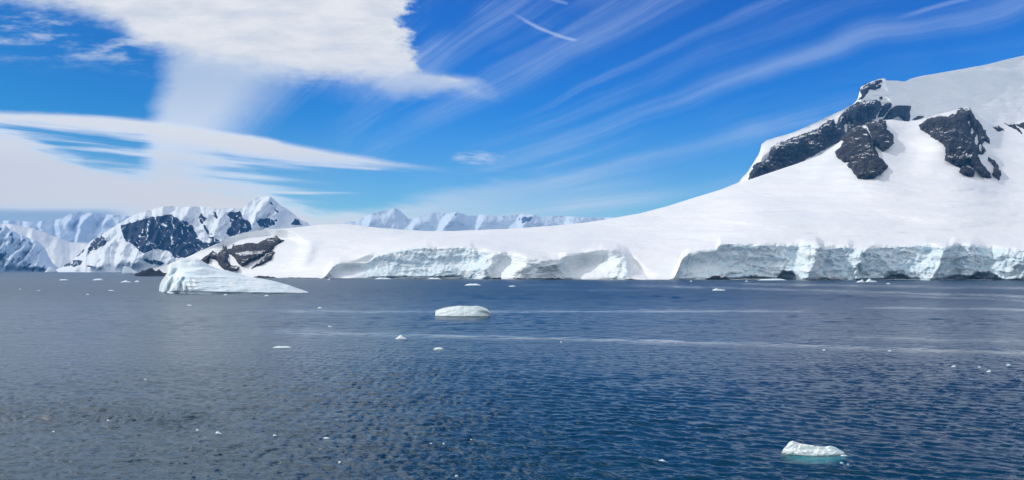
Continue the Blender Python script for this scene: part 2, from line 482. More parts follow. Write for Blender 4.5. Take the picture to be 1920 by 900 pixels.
# plan of the ice front: metres that the face stands back from the line of the shore
PLAN = [(200, 0), (606, 0), (625, 34), (650, 60), (700, 74), (790, 72), (862, 60), (884, 52), (900, 20), (914, 6), (924, 26), (942, 24), (975, -16),
        (1010, -8), (1034, 22), (1050, 40), (1080, 66), (1120, 60), (1150, 30), (1176, 0), (1200, 0), (1262, 0), (1270, 10), (1284, 46), (1330, 60), (1350, 68),
        (1400, 72), (1470, 66), (1488, 60), (1500, 30), (1514, 0), (1524, -14), (1532, 10), (1550, 30), (1575, 22), (1594, 14), (1606, -2), (1612, -6), (1622, 26),
        (1660, 40), (1700, 36), (1728, 26), (1742, 2), (1756, -14), (1770, 14), (1790, 34), (1812, 20), (1830, 34), (1850, 30), (1866, 12), (1900, -14), (1925, -22),
        (1940, 10), (2000, 30), (2080, 20), (2120, -10), (2400, 0)]


def d_shore(px): return H * F / (pl(px, WL, 40) - HY)


def slopeD(px, py):
    """depth of the snow slope seen at px, py"""
    top = pl(px, TOP, 150) - 4; rg = np.minimum(pl(px, RIDGE, 50), top - 4)
    s = np.clip((top - py) / np.maximum(top - rg, 6.0), 0, 1.3)
    below = np.clip((py - top) / np.maximum(pl(px, WL, 40) - top, 4.0), 0, 1)
    d0 = d_shore(px) + 66 - 60 * below
    d1 = pl(px, RIDGE_D, 60)
    big = smooth(px, 1250, 1500)
    d0_, d1 = d0, d1
    g = (1 - big) * np.sign(s) * np.abs(s) ** 1.25 + big * (0.55 * np.sign(s) * np.abs(s) ** 1.0 + 0.45 * np.clip(s, 0, 2) ** 1.6)
    D = d0 + (d1 - d0) * g
    hgt = smooth(np.maximum(top - rg, 0), 5, 60)
    rel = 52 * fbm(px / 420, py / 60, 3, 3) + 22 * fbm(px / 150, py / 20, 4, 8) + 3.0 * fbm(px / 60 + py / 30, py / 8, 4, 9)
    # shallow gully between the two outcrops, and the shoulder under the left one
    rel = rel + big * (46 * np.exp(-((px - 1700 - (py - 280) * 0.1) / 42.0) ** 2) * smooth(340 - py, 0, 60)
                       - 26 * np.exp(-((px - 1752 + (py - 290) * 0.5) / 26.0) ** 2) * smooth(py, 230, 262) * smooth(345 - py, 0, 50))
    rel = rel - big * 22 * np.exp(-((px - 1545 - (py - 310) * -0.7) / 22.0) ** 2) * smooth(py, 280, 300) * smooth(372 - py, 0, 50)
    # hollow under a cornice on the low headland (px 430-600)
    yc = np.interp(px, [390, 430, 460, 500, 540, 570], [462, 449, 440, 436, 440, 449])
    hol = smooth(px, 400, 440) * smooth(585 - px, 0, 30) * smooth(py - yc, 0.0, 7.0) * np.exp(-np.clip(py - yc, 0, 99) / 20.0)
    rel = rel + 95 * hol
    rel = rel - 34 * np.exp(-((px - 572 + (py - 480) * 0.35) / 16.0) ** 2) * smooth(py, 440, 470)
    edge = smooth(s, 0.0, 0.25) * smooth(1.02 - s, 0, 0.15)
    return D + rel * edge * hgt


def faceD(px, t):
    """depth of the scarp / ice front; t = 0 at the water, 1 at its lip"""
    pxl = px - (22 + 46 * fbm(px / 140, px * 0, 2, 19)) * (t - 0.35) + 14 * fbm(px / 30, t * 2.2, 4, 17)
    b = pl(pxl, PLAN, 3)
    d0 = d_shore(px)
    top = pl(px, TOP, 3)
    hpx = np.maximum(pl(px, WL, 40) - top, 0)
    tall = smooth(hpx, 4, 22)
    # snow apron at the foot of some bays: there the lower half leans back and catches the sun
    apron = np.exp(-((px - 1110) / 62.0) ** 2) + 0.9 * np.exp(-((px - 655) / 38.0) ** 2) + 0.55 * np.exp(-((px - 1320) / 40.0) ** 2) + 0.7 * np.exp(-((px - 1905) / 22.0) ** 2) \
        + 0.8 * np.exp(-((px - 980) / 34.0) ** 2)
    apron = np.clip(apron, 0, 1)
    prof_sheer = 1.0 + 0.10 * np.sin(t * 3.14) - 0.1 * t
    prof_apron = 0.2 + 1.0 * smooth(t, 0.0, 0.62) - 0.35 * smooth(t, 0.72, 1.0)
    D = d0 + b * (prof_sheer * (1 - apron) + prof_apron * apron) + 14 * t * (1 - tall * 0.6) + (5 + 22 * smooth(1010 - px, 0, 80)) * t * tall
    D = D + 62 * t * np.exp(-((px - 1188) / 24.0) ** 2)
    # relief of the ice
    py = HY + H * F / d0 * (1 - t) + (top - HY) * t
    cl = iceamount(px)
    wx = px + 10 * fbm(px / 30, py / 22, 3, 21); wy = py + 6 * fbm(px / 34, py / 18, 3, 31)
    r = 9.0 * ridged(wx / 52, wy / 30, 5, 40) + 7 * fbm(wx / 70, wy / 30, 3, 44) + 5.5 * ridged((wx + wy * 0.35) / 15, wy / 70, 4, 46, 0.6) + 4.0 * fbm(wx / 15, wy / 9, 5, 50, 0.6) + 2.0 * ridged((wx + wy * 0.5) / 9, wy / 24, 3, 60)
    bands = 3.2 * np.sin(wy / 3.6 + 2.5 * fbm(px / 60, py / 40, 3, 70)) * smooth(fbm(px / 50, py / 25, 3, 72), -0.1, 0.5)
    r = r + bands
    lit = smooth(np.gradient(b, axis=-1), -0.1, -1.1) if b.ndim else 0
    D = D - r * (0.12 + 0.95 * cl) * tall * (0.25 + 0.75 * smooth(t, 0, 0.08) * (1 - 0.6 * smooth(t, 0.94, 1.0)))
    # caves cut by the sea
    for (cx, wid, hh, dep) in ((1478, 24, 17, 34), (1420, 34, 8, 14), (1682, 30, 12, 26), (1556, 18, 6, 12), (1800, 40, 11, 18), (1846, 36, 16, 26), (858, 50, 6, 8), (745, 36, 5, 6)):
        q = np.clip(1 - ((px - cx + 2 * pn(px / 6, py / 6, 5)) / wid) ** 2, 0, 1)
        arch = q ** 0.8 * hh * (1 + 0.35 * fbm(px / 11, px * 0 + cx, 3, 77)) + 2.6 * fbm(px / 9, py / 7, 3, 9) * q ** 0.5
        yb = HY + H * F / d0
        D = D + dep * smooth(arch - (yb - py), -0.8, 7.0) * (q > 0)
    return D


ICE_RANGES = [(612, 918), (1036, 1182), (1266, 1530), (1530, 2140)]
def iceamount(px):
    s = 0
    for a, b in ICE_RANGES: s = s + smooth(px, a - 4, a + 14) * smooth(b + 6 - px, 0, 14)
    s = s + 0.35 * smooth(px, 914, 925) * smooth(1040 - px, 0, 20)
    s = np.clip(s, 0, 1)
    soft = np.exp(-((px - 1110) / 70.0) ** 2) * 0.85 + np.exp(-((px - 650) / 40.0) ** 2) * 0.85 + 0.4 * np.exp(-((px - 1315) / 40.0) ** 2)
    return s * (1 - np.clip(soft, 0, 0.9))


def build_headland():
    px = np.concatenate([np.arange(254, 1990, 1.6), np.arange(1990, 2400, 5.0)])
    nc = len(px)
    NF, NS = 60, 150
    tf = np.linspace(0, 1, NF)
    PXf, T = np.meshgrid(px, tf)
    Df = faceD(PXf, T)
    # lip blends into the slope
    top = pl(px, TOP, 3) + 0.8 * fbm(px / 14, px * 0, 4, 90) * smooth(pl(px, WL, 40) - pl(px, TOP, 3), 6, 30)
    PB = HY + H * F / Df[0]
    top = np.minimum(top, PB - 1.0)
    PYf = PB[None, :] * (1 - T) + top[None, :] * T
    rg = pl(px, RIDGE, 3) + 0.35 * fbm(px / 30, px * 0, 4, 12)
    rg = np.minimum(rg, top - 0.6)
    s = np.linspace(0, 1, NS) ** 1.0
    S = s[:, None]
    PYs = top[None, :] * (1 - S) + rg[None, :] * S
    PXs = np.broadcast_to(px[None, :], PYs.shape)
    Ds = slopeD(PXs, PYs)
    lip = Df[-1]
    blend = smooth(S, 0.0, 0.16)
    kk = np.hanning(27); kk /= kk.sum(); lips = np.convolve(np.pad(lip, 13, mode='edge'), kk, 'valid')
    Ds = Ds + (lips - Ds[0])[None, :] * (1 - smooth((top[None, :] - PYs), 0.0, 15.0)) + (lip - lips)[None, :] * (1 - smooth((top[None, :] - PYs), 0.0, 3.0))
    Ds = np.maximum.accumulate(Ds, axis=0)
    Vf = world(PXf, PYf, Df); Vs = world(PXs, PYs, Ds)
    # under water row
    under = Vf[0].copy(); under[:, 2] = -4
    # back of the hill
    rp = Vs[-1]
    back = []
    for k, (dy_, q) in enumerate(((30, 0.985), (120, 0.9), (350, 0.7), (800, 0.35), (1300, -0.02))):
        b = rp.copy(); b[:, 1] += dy_; b[:, 0] *= (b[:, 1] / rp[:, 1]); b[:, 2] = b[:, 2] * q - (3 if q < 0 else 0); back.append(b)
    A = np.concatenate([under[None], Vf, Vs[1:], np.stack(back)], 0)
    nr = A.shape[0]
    q = quads(nr, nc).reshape(nr - 1, nc - 1, 4)
    pm = (px[:-1] + px[1:]) / 2
    V = A.reshape(-1, 3)
    IA = np.zeros(A.shape[:2]); IA[1:NF + 1] = iceamount(PXf) * (1 - 0.7 * smooth(T, 0.93, 1.0)); IA[0] = IA[1]
    isice = np.zeros((nr - 1, nc - 1), bool)
    for a, b in ICE_RANGES:
        isice[:NF, :] |= ((pm > a) & (pm < b))[None, :]
    v2, q2, a2 = compact(V, q[~isice].reshape(-1, 4), {'ice': IA})
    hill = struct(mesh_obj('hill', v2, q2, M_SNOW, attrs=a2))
    labels = ["pale grey ice cliff with sagging snow lip at the middle of the shore, widest of the two beside the white snow cones",
              "smooth scooped snow cliff with a curved shaded overhang, smallest of the four cliffs",
              "blue grey ice cliff with a dark sea cave, above the black shore rocks",
              "long rugged ice cliff of bright ribs and low arched hollows"]
    labels[0] = "long pale grey ice cliff between the rocky snow headland and the white snow cones"
    for (a, b), lb in zip(ICE_RANGES, labels):
        sel = np.zeros((nr - 1, nc - 1), bool); sel[:NF, :] = ((pm > a) & (pm < b))[None, :]
        v3, q3, a3 = compact(V, q[sel].reshape(-1, 4), {'ice': IA})
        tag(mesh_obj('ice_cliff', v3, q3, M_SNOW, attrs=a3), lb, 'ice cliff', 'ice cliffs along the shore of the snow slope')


build_headland()

# ---------------------------------------------------------------- the peak behind (upper snowfield and cliff)
RIDGE2 = [(1360, 352), (1386, 341), (1392, 332), (1402, 322), (1412, 306), (1421, 292), (1425, 284), (1428, 270), (1438, 263), (1460, 256), (1480, 251), (1500, 243), (1520, 234), (1540, 225),
          (1560, 215), (1580, 206), (1600, 195), (1608, 186), (1612, 170), (1614, 163), (1622, 159), (1632, 154), (1645, 149), (1657, 146.5), (1664, 151), (1680, 151), (1697, 153), (1706, 148), (1725, 143),
          (1760, 137), (1800, 130), (1850, 121), (1885, 112), (1920, 104), (2000, 84), (2120, 60), (2400, 30)]


def peakD(px, py):
    rg = pl(px, RIDGE2, 3)
    base = pl(px, [(1360, 2420), (1500, 2500), (1620, 2640), (1700, 2710), (1815, 2790), (1920, 2850), (2400, 3000)], 20)
    h = np.clip(rg + 150 - py, -40, 400)
    up = np.clip((300 - py) / 200, -0.3, 1.2)
    D = base + up * pl(px, [(1360, 260), (1600, 330), (1700, 480), (1920, 720), (2400, 800)], 20)
    # the cliff under the cap is steeper: cap leans back
    cap = smooth(py - rg, 26, 0)
    D = D + 90 * cap * (1 - smooth(px, 1590, 1660))
    D = D + 24 * fbm(px / 260 + py / 300, py / 26, 4, 111) + 30 * fbm(px / 120, py / 60, 4, 110) + 10 * fbm(px / 30, py / 18, 4, 115)
    # blue ice break below the summit
    brk = np.exp(-((px - 1712) / 34.0) ** 2) * np.exp(-((py - 190) / 22.0) ** 2)
    D = D + brk * (16 * ridged(px / 12, py / 12, 4, 118) - 40)
    # summit pyramid faces left (bright) and right
    D = D - 70 * np.exp(-np.abs((px - 1662 - (py - 160) * 0.3) / 30.0)) * smooth(235 - py, 0, 50)
    return D


def build_peak():
    px = np.concatenate([np.arange(1362, 1990, 1.5), np.arange(1990, 2400, 5.0)])
    rg = pl(px, RIDGE2, 1.0) + 0.7 * fbm(px / 7, px * 0, 4, 13) * (1 - 0.7 * smooth(px, 1690, 1730))
    fr = pl(px, RIDGE, 3) + 22
    n = 190
    S = np.linspace(0, 1, n)[:, None]
    PY = fr[None, :] * (1 - S) + np.minimum(rg, fr - 1)[None, :] * S
    PX = np.broadcast_to(px[None, :], PY.shape)
    D = peakD(PX, PY)
    Vf = world(PX, PY, D)
    foot = Vf[0].copy(); foot[:, 1] -= 10; foot[:, 2] = np.minimum(foot[:, 2] - 150, 60)
    rp = Vf[-1]; back = []
    for dy_, q in ((25, 0.995), (120, 0.93), (500, 0.7), (1200, 0.35), (1900, -0.02)):
        b = rp.copy(); b[:, 1] += dy_; b[:, 0] *= b[:, 1] / rp[:, 1]; b[:, 2] = b[:, 2] * q - (3 if q < 0 else 0); back.append(b)
    A = np.concatenate([foot[None], Vf, np.stack(back)], 0)
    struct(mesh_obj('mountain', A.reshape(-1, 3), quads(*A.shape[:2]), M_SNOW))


build_peak()


# ---------------------------------------------------------------- rock outcrops breaking through the snow
def zt(pts, x0, y0, k): return [(x0 + a / k, y0 + b / k) for a, b in pts]
Z6 = lambda p: zt(p, 1360, 90, 1800 / 560)
Z2 = lambda p: zt(p, 360, 350, 4.0)
Z1 = lambda p: zt(p, 0, 350, 4.0)


def outcrop(name, label, polys, surf, bulge, rough, mat, seed, step=0.9, warp=3.0, holes=(), cut=2.5, group='dark rock outcrops breaking through the snow'):
    allp = np.array([p for q in polys for p in q])
    x0, y0 = allp.min(0) - 6; x1, y1 = allp.max(0) + 6
    px = np.arange(x0, x1, step); py = np.arange(y1, y0, -step)
    PX, PY = np.meshgrid(px, py)
    wx = PX + warp * 1.5 * fbm(PX / 9, PY / 9, 5, seed, 0.62); wy = PY + warp * 1.5 * fbm(PX / 9, PY / 9, 5, seed + 9, 0.62)
    d = np.max([polydist(wx, wy, q) for q in polys], axis=0)
    for hx, hy, hr, hs in holes:
        d = np.minimum(d, np.sqrt(((wx - hx) / hr) ** 2 + ((wy - hy) / (hr * hs)) ** 2) * hr - hr)
    S = surf(PX, PY)
    rug = ridged(PX / 22 + PY / 90, PY / 34, 6, seed + 20, 0.6) * 0.8 + 0.9 * ridged(PX / 46 - PY / 80, PY / 70, 2, seed + 25) + fbm(PX / 9, PY / 14, 5, seed + 30, 0.6) * 0.5
    prot = bulge * np.clip(d / 7.0, -1, 1) + rough * 1.25 * rug * smooth(d, -1.0, 7) + rough * 0.6 * ridged(PX / 7, PY / 9, 4, seed + 40, 0.6) * smooth(d, 0, 4)
    D = S - prot
    dc = np.minimum.reduce([d[:-1, :-1], d[1:, :-1], d[:-1, 1:], d[1:, 1:]])
    keep = dc > -cut
    V = world(PX, PY, D).reshape(-1, 3)
    v, q, _ = compact(V, quads(*PX.shape, keep=keep))
    return tag(mesh_obj(name, v, q, mat), label, 'rock outcrop', group)


R1 = Z6([(140, 792), (150, 750), (185, 690), (215, 690), (258, 668), (275, 605), (320, 572), (400, 542), (470, 512), (560, 482), (610, 442), (680, 422), (730, 370),
         (800, 325), (870, 313), (935, 320), (942, 350), (905, 425), (850, 455), (800, 475), (760, 490), (735, 515), (690, 562), (620, 604), (520, 652),
         (430, 702), (330, 752), (200, 775)])
outcrop('rock_cliff', 'long dark slate cliff under a thick snow cap, running down left of the summit', [R1], peakD, 26, 26, M_ROCKBLUE, 200,
        holes=((1567, 222, 4, 3.0), (1586, 240, 3.0, 3.4), (1593, 232, 3, 2)))
outcrop('rock_outcrop', 'small dark rocks on the crest just left of the snowy summit tip',
        [Z6([(792, 320), (822, 286), (810, 250), (836, 230), (866, 214), (900, 202), (945, 186), (948, 204), (915, 216), (938, 224), (932, 244), (900, 254), (870, 246), (856, 270), (838, 298)])], peakD, 16, 10, M_ROCKBLUE, 220, warp=2)
outcrop('rock_outcrop', 'dark rocks split by a thin snow gully below the summit, beside pale blue ice',
        [Z6([(918, 418), (945, 350), (975, 332), (1002, 332), (998, 350), (965, 400), (945, 418)]),
         Z6([(950, 430), (990, 372), (1035, 346), (1118, 348), (1112, 400), (1110, 440), (1080, 442), (1045, 412), (1010, 428), (985, 432)]),
         Z6([(925, 295), (950, 295), (948, 312), (930, 308)])], peakD, 20, 12, M_ROCKBLUE, 240, warp=2)
outcrop('rock_outcrop', 'narrow dark rock sliver below the blue ice near the summit', [Z6([(1125, 432), (1160, 412), (1195, 408), (1190, 422), (1140, 436)])], peakD, 14, 6, M_ROCK, 250, warp=1.5)
outcrop('rock_outcrop', 'broad craggy black rock mass on the snow slope, just below the long slate cliff',
        [Z6([(662, 628), (720, 562), (702, 552), (760, 488), (810, 470), (850, 492), (882, 536), (845, 458), (880, 445), (940, 435), (965, 440), (972, 490), (1010, 518), (1016, 570),
             (990, 602), (950, 626), (922, 600), (905, 575), (905, 602), (925, 650), (952, 680), (982, 715), (950, 750), (900, 782), (850, 790), (800, 785), (770, 750),
             (735, 708), (745, 690), (700, 682), (668, 652)])], slopeD, 26, 22, M_ROCK, 260)
outcrop('rock_outcrop', 'tall jagged black rock mass with snowy streaked flank, high on the slope',
        [Z6([(1168, 465), (1220, 425), (1290, 410), (1340, 410), (1395, 400), (1400, 375), (1450, 366), (1475, 368), (1500, 410), (1530, 445), (1560, 495), (1592, 540), (1592, 578),
             (1562, 562), (1545, 585), (1572, 615), (1555, 640), (1520, 640), (1540, 690), (1590, 745), (1608, 785), (1550, 778), (1510, 742), (1478, 712),
             (1462, 690), (1448, 705), (1505, 742), (1498, 772), (1450, 776), (1405, 745), (1420, 722), (1370, 702), (1318, 675), (1330, 650), (1325, 600), (1300, 572), (1260, 547), (1210, 512), (1172, 490)]),
         Z6([(1580, 660), (1610, 668), (1640, 705), (1665, 765), (1648, 795), (1610, 765), (1618, 712)])],
        slopeD, 26, 24, M_ROCK, 280, holes=((1822, 245, 3, 2.5), (1831, 262, 3, 3.5), (1838, 277, 2.4, 3), (1817, 229, 2, 2)))
outcrop('rock_outcrop', 'broken line of small dark rocks in a high hollow at the photo edge',
        [Z6([(1612, 478), (1640, 468), (1685, 495), (1645, 504)]), Z6([(1685, 462), (1740, 458), (1785, 500), (1790, 524), (1745, 484)]), Z6([(1748, 462), (1800, 448), (1850, 466), (1840, 500), (1800, 488)])],
        slopeD, 16, 8, M_ROCK, 300, warp=3)
outcrop('rock_outcrop', 'dark brown rock face around a snow patch, behind the large iceberg',
        [Z2([(65, 552), (110, 520), (150, 480), (190, 500), (225, 470), (235, 435), (255, 440), (265, 470), (300, 460), (310, 430), (335, 440), (380, 432), (440, 420), (480, 430), (540, 400),
             (590, 380), (640, 376), (692, 405), (660, 422), (620, 452), (600, 482), (560, 502), (500, 542), (440, 562), (400, 592), (370, 602), (345, 575), (312, 520), (275, 505), (268, 560),
             (300, 592), (352, 602), (345, 632), (300, 642), (240, 622), (210, 592), (190, 552), (160, 545), (130, 532), (120, 578), (90, 572)]),
         Z2([(438, 622), (480, 582), (530, 545), (570, 500), (605, 480), (622, 490), (600, 540), (550, 572), (500, 592)])], slopeD, 16, 16, M_ROCK, 320, warp=2.4, cut=1.8)

# ---------------------------------------------------------------- far ranges
def massif(ridge, foot_y, d0, d1, seed, mat, px0, px1, rocks=(), rocknoise=None, relief=120, step=1.5, nr=120, jag=1.2, tilt=0.0, wl=38.0, extra=None, skew=0.6):
    px = np.arange(px0, px1, step)
    rg = pl(px, ridge, 1.5) + jag * fbm(px / 8, px * 0, 4, seed)
    rg = np.minimum(rg, foot_y - 0.8)
    S = np.linspace(0, 1, nr)[:, None]
    PY = foot_y * (1 - S) + rg[None, :] * S
    PX = np.broadcast_to(px[None, :], PY.shape)
    hs = np.clip((foot_y - rg) / 60, 0.15, 1)[None, :]
    wx = PX + 10 * fbm(PX / 40, PY / 40, 3, seed + 1)
    u = (wx + (PY - rg[None, :]) * tilt) / (wl * 0.8) + 0.7 * fbm(PX / (wl * 2.2), PY / (wl * 1.5), 3, seed + 31)
    f = u - np.floor(u)
    saw = np.where(f < 0.24, f / 0.24, (1 - f) / 0.76) * (0.55 + 0.9 * np.abs(pn(np.floor(u) * 3.7 + 0.5, u * 0 + 0.5, seed + 33)))
    rel = skew * saw * 1.5 + (1 - skew) * ridged((wx + (PY - rg[None, :]) * tilt) / wl, PY / (wl * 1.8), 4, seed + 2, 0.42) + 0.22 * fbm(PX / (wl * 0.3), PY / (wl * 0.3), 4, seed + 35)
    D = d0 + (d1 - d0) * S ** 1.1 - relief * rel * hs * smooth(S, 0, 0.2) * (1 - 0.4 * smooth(S, 0.85, 1))
    D = D - relief * 0.10 * fbm(PX / 12, PY / 12, 3, seed + 5) * hs
    if extra: D = D + extra(PX, PY)
    rock = np.zeros(PX.shape)
    if rocks:
        wx = PX + 3.0 * fbm(PX / 8, PY / 8, 4, seed + 7); wy = PY + 3.0 * fbm(PX / 8, PY / 8, 4, seed + 8)
        dd = np.max([polydist(wx, wy, q) for q in rocks], axis=0)
        rock = smooth(dd, -3, 3)
        for ca, sa, fx_, fy_, lo in ((0.75, 0.66, 11.0, 46.0, 0.80), (0.88, -0.47, 17.0, 60.0, 0.84)):
            veins = ridged((PX * ca - PY * sa) / fx_ + 0.5 * fbm(PX / 14, PY / 14, 3, seed + 13), (PX * sa + PY * ca) / fy_, 2, seed + 12)
            rock = rock * (1 - 0.8 * smooth(veins, lo, lo + 0.12))
    if rocknoise:
        amt, k = rocknoise
        nn = fbm((PX + PY * 0.5) / (14 * k), PY / (26 * k), 5, seed + 15) * 0.5 + 0.5
        rock = np.maximum(rock, smooth(nn, 1 - amt, 1 - amt + 0.2) * smooth(PY - rg[None, :], 1, 5))
    Vf = world(PX, PY, D)
    foot = Vf[0].copy(); foot[:, 1] -= 5; foot[:, 2] = -6
    rp = Vf[-1]; back = []
    for dy_, q in ((40, 0.98), (150, 0.8), (400, 0.5), (800, -0.01)):
        b = rp.copy(); b[:, 1] += dy_; b[:, 0] *= b[:, 1] / rp[:, 1]; b[:, 2] = b[:, 2] * q - (4 if q < 0 else 0); back.append(b)
    A = np.concatenate([foot[None], Vf, np.stack(back)], 0)
    rk = np.concatenate([rock[:1], rock, np.repeat(rock[-1:], 4, 0)], 0)
    return struct(mesh_obj('mountain', A.reshape(-1, 3), quads(*A.shape[:2]), mat, attrs={'rock': rk}))


# the snow and slate mountain behind the large iceberg
massif([(100, 508), (117, 500), (135, 488), (150, 475), (170, 452), (190, 441), (205, 430), (215, 424), (225, 418), (237, 410), (250, 404), (272, 396), (300, 389), (322, 386), (345, 388), (362, 387),
        (390, 388), (410, 392), (425, 398), (434, 394), (450, 395), (457, 410), (468, 414), (474, 432), (500, 445), (540, 470), (600, 505)],
       510.3, 3650, 4060, 400, M_MTN, 100, 600,
       rocks=[Z1([(895, 290), (1000, 265), (1080, 240), (1150, 225), (1285, 208), (1330, 240), (1400, 260), (1445, 290), (1470, 350), (1500, 400), (1560, 425), (1640, 405), (1570, 450), (1480, 490), (1400, 530), (1310, 535),
                  (1270, 480), (1200, 470), (1130, 480), (1080, 505), (1040, 475), (990, 430), (940, 405), (918, 350)]),
              Z1([(1485, 235), (1510, 195), (1550, 240), (1510, 285)]), Z1([(1525, 290), (1545, 290), (1590, 355), (1555, 365)]), Z1([(1555, 372), (1600, 380), (1650, 405), (1590, 425)]),
              Z1([(1590, 190), (1620, 190), (1635, 240), (1610, 240)]),
              Z1([(1705, 205), (1740, 180), (1760, 195), (1805, 180), (1818, 235), (1885, 270), (1885, 325), (1850, 342), (1720, 375), (1690, 350), (1735, 285)]),
              Z1([(645, 500), (690, 410), (755, 362), (805, 390), (785, 440), (715, 475)]), Z1([(465, 595), (560, 545), (625, 560), (600, 592), (520, 605)]),
              Z1([(560, 520), (620, 470), (640, 475), (590, 525)]),
              Z1([(1065, 545), (1130, 538), (1240, 572), (1200, 592), (1100, 572)]), Z1([(640, 600), (700, 590), (690, 610)]), Z1([(1540, 440), (1700, 400), (1880, 345), (1880, 600), (1400, 600)])],
       rocknoise=(0.30, 0.7), relief=130, tilt=0.5, step=1.1, nr=150, skew=0.3, wl=52)
# rounded snow dome behind it
massif([(380, 420), (400, 394), (420, 389), (440, 391), (455, 391), (462, 385), (470, 377), (480, 371), (492, 368), (507, 368.5), (516, 376), (525, 384), (540, 393), (552, 402), (560, 410), (567, 415), (575, 416),
        (583, 422), (592, 428), (640, 450)], 509.0, 4700, 5150, 430, M_MTN, 380, 640,
       rocks=[Z2([(480, 250), (560, 235), (640, 250), (620, 290), (540, 310), (500, 290)]), Z2([(575, 110), (595, 115), (610, 145), (590, 140)]), Z2([(615, 160), (650, 180), (640, 200)]),
              Z2([(770, 235), (800, 250), (830, 290), (740, 290)])], rocknoise=(0.16, 0.8), relief=110, tilt=0.4, step=1.3, jag=0.5)
# centre range
massif([(630, 424), (647, 419), (655, 414.5), (667, 415.5), (685, 405), (700, 400), (710, 397), (727, 394.5), (741, 390), (750, 395), (760, 404), (767, 411), (785, 407), (797, 401), (822, 398), (839, 400), (857, 397),
        (878, 405), (904, 402), (930, 405), (961, 403), (982, 401), (1003, 403), (1013, 407), (1034, 405), (1060, 405), (1100, 407), (1133, 408), (1165, 407), (1200, 406), (1300, 430)],
       507.0, 6400, 6850, 460, M_MTNHAZED, 630, 1290, rocknoise=(0.36, 2.4), relief=230, tilt=0.7, step=1.6, nr=90, jag=0.8, wl=95)  # soft bluish rock patches paint in the shaded faces
# far left: pale range, glacier tongue and hill with its blue shade in the colour
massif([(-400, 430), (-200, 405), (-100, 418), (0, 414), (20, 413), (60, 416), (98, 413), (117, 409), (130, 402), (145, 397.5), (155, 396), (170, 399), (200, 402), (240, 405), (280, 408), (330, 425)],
       507.0, 6500, 7000, 490, M_MTNHAZED, -160, 330, rocknoise=(0.36, 2.2), relief=240, tilt=0.4, step=1.8, nr=90, jag=0.9, wl=50)
massif([(-400, 440), (-60, 424), (0, 421), (20, 420), (40, 424), (62, 428), (90, 438), (110, 446), (130, 454), (170, 456), (200, 462), (260, 480)],
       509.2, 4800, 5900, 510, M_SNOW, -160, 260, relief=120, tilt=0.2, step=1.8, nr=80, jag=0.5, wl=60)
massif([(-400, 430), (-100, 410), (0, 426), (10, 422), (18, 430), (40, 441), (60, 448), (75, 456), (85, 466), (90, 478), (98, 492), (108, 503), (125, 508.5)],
       509.8, 4200, 4450, 530, M_MTNHAZED, -160, 126, rocknoise=(0.5, 1.0), relief=130, tilt=0.5, step=1.3, nr=100, jag=1.2, wl=26)

# ---------------------------------------------------------------- ice afloat
def berg(name, label, top, wl_py, thick, mat, seed, relief=0.4, px_step=1.0, nt=30, prof=None, cat='iceberg', group=None, lean=0.45):
    D0 = H * F / (wl_py - HY)
    x0, x1 = top[0][0], top[-1][0]
    n = max(10, int((x1 - x0) / px_step))
    px = np.linspace(x0, x1, n)
    tp = np.interp(px, [p[0] for p in top], [p[1] for p in top])
    tp = tp + relief * 0.5 / D0 * F * fbm(px / ((x1 - x0) / 9.0), px * 0, 3, seed + 3) * 0.35
    e = (px - x0) / (x1 - x0)
    plan = np.sqrt(np.clip(1 - (2 * e - 1) ** 2, 0, 1))           # rounded plan
    T = np.linspace(0, 1, nt)[:, None]
    half = thick * 0.5
    front0 = D0 + half * (1 - plan)
    PB = HY + H * F / front0
    tp = np.minimum(tp, PB - 0.15)
    PY = PB[None, :] * (1 - T) + tp[None, :] * T
    PX = np.broadcast_to(px[None, :], PY.shape)
    Tf = np.broadcast_to(T, PY.shape)
    D = front0[None, :] + half * lean * plan[None, :] * (Tf ** 1.3)
    if prof: D = D + prof(PX, PY, Tf)
    D = D + thick * 0.05 * smooth(0.09 - Tf, 0, 0.05)                  # notch melted at the waterline
    m = (x1 - x0) / 12.0
    D = D - relief * (ridged(PX / (m * 2.2), PY / (m * 1.1), 4, seed) + 0.7 * fbm(PX / m, PY / (m * 0.7), 4, seed + 1)) * smooth(Tf, -0.2, 0.3)
    Vf = world(PX, PY, D)
    under = Vf[0].copy(); under[:, 2] = -max(0.4, thick * 0.05)
    rows = [under[None], Vf]
    rp = Vf[-1]
    for k in (0.25, 0.5, 0.75, 1.0):
        b = rp.copy()
        b[:, 1] = rp[:, 1] + (D0 + thick * (0.5 + 0.5 * plan) - rp[:, 1]).clip(0.05) * k
        b[:, 2] = rp[:, 2] * (1 - k ** 1.8) - 0.3 * k
        rows.append(b[None])
    A = np.concatenate(rows, 0)
    o = mesh_obj(name, A.reshape(-1, 3), quads(*A.shape[:2]), mat)
    return tag(o, label, cat, group)


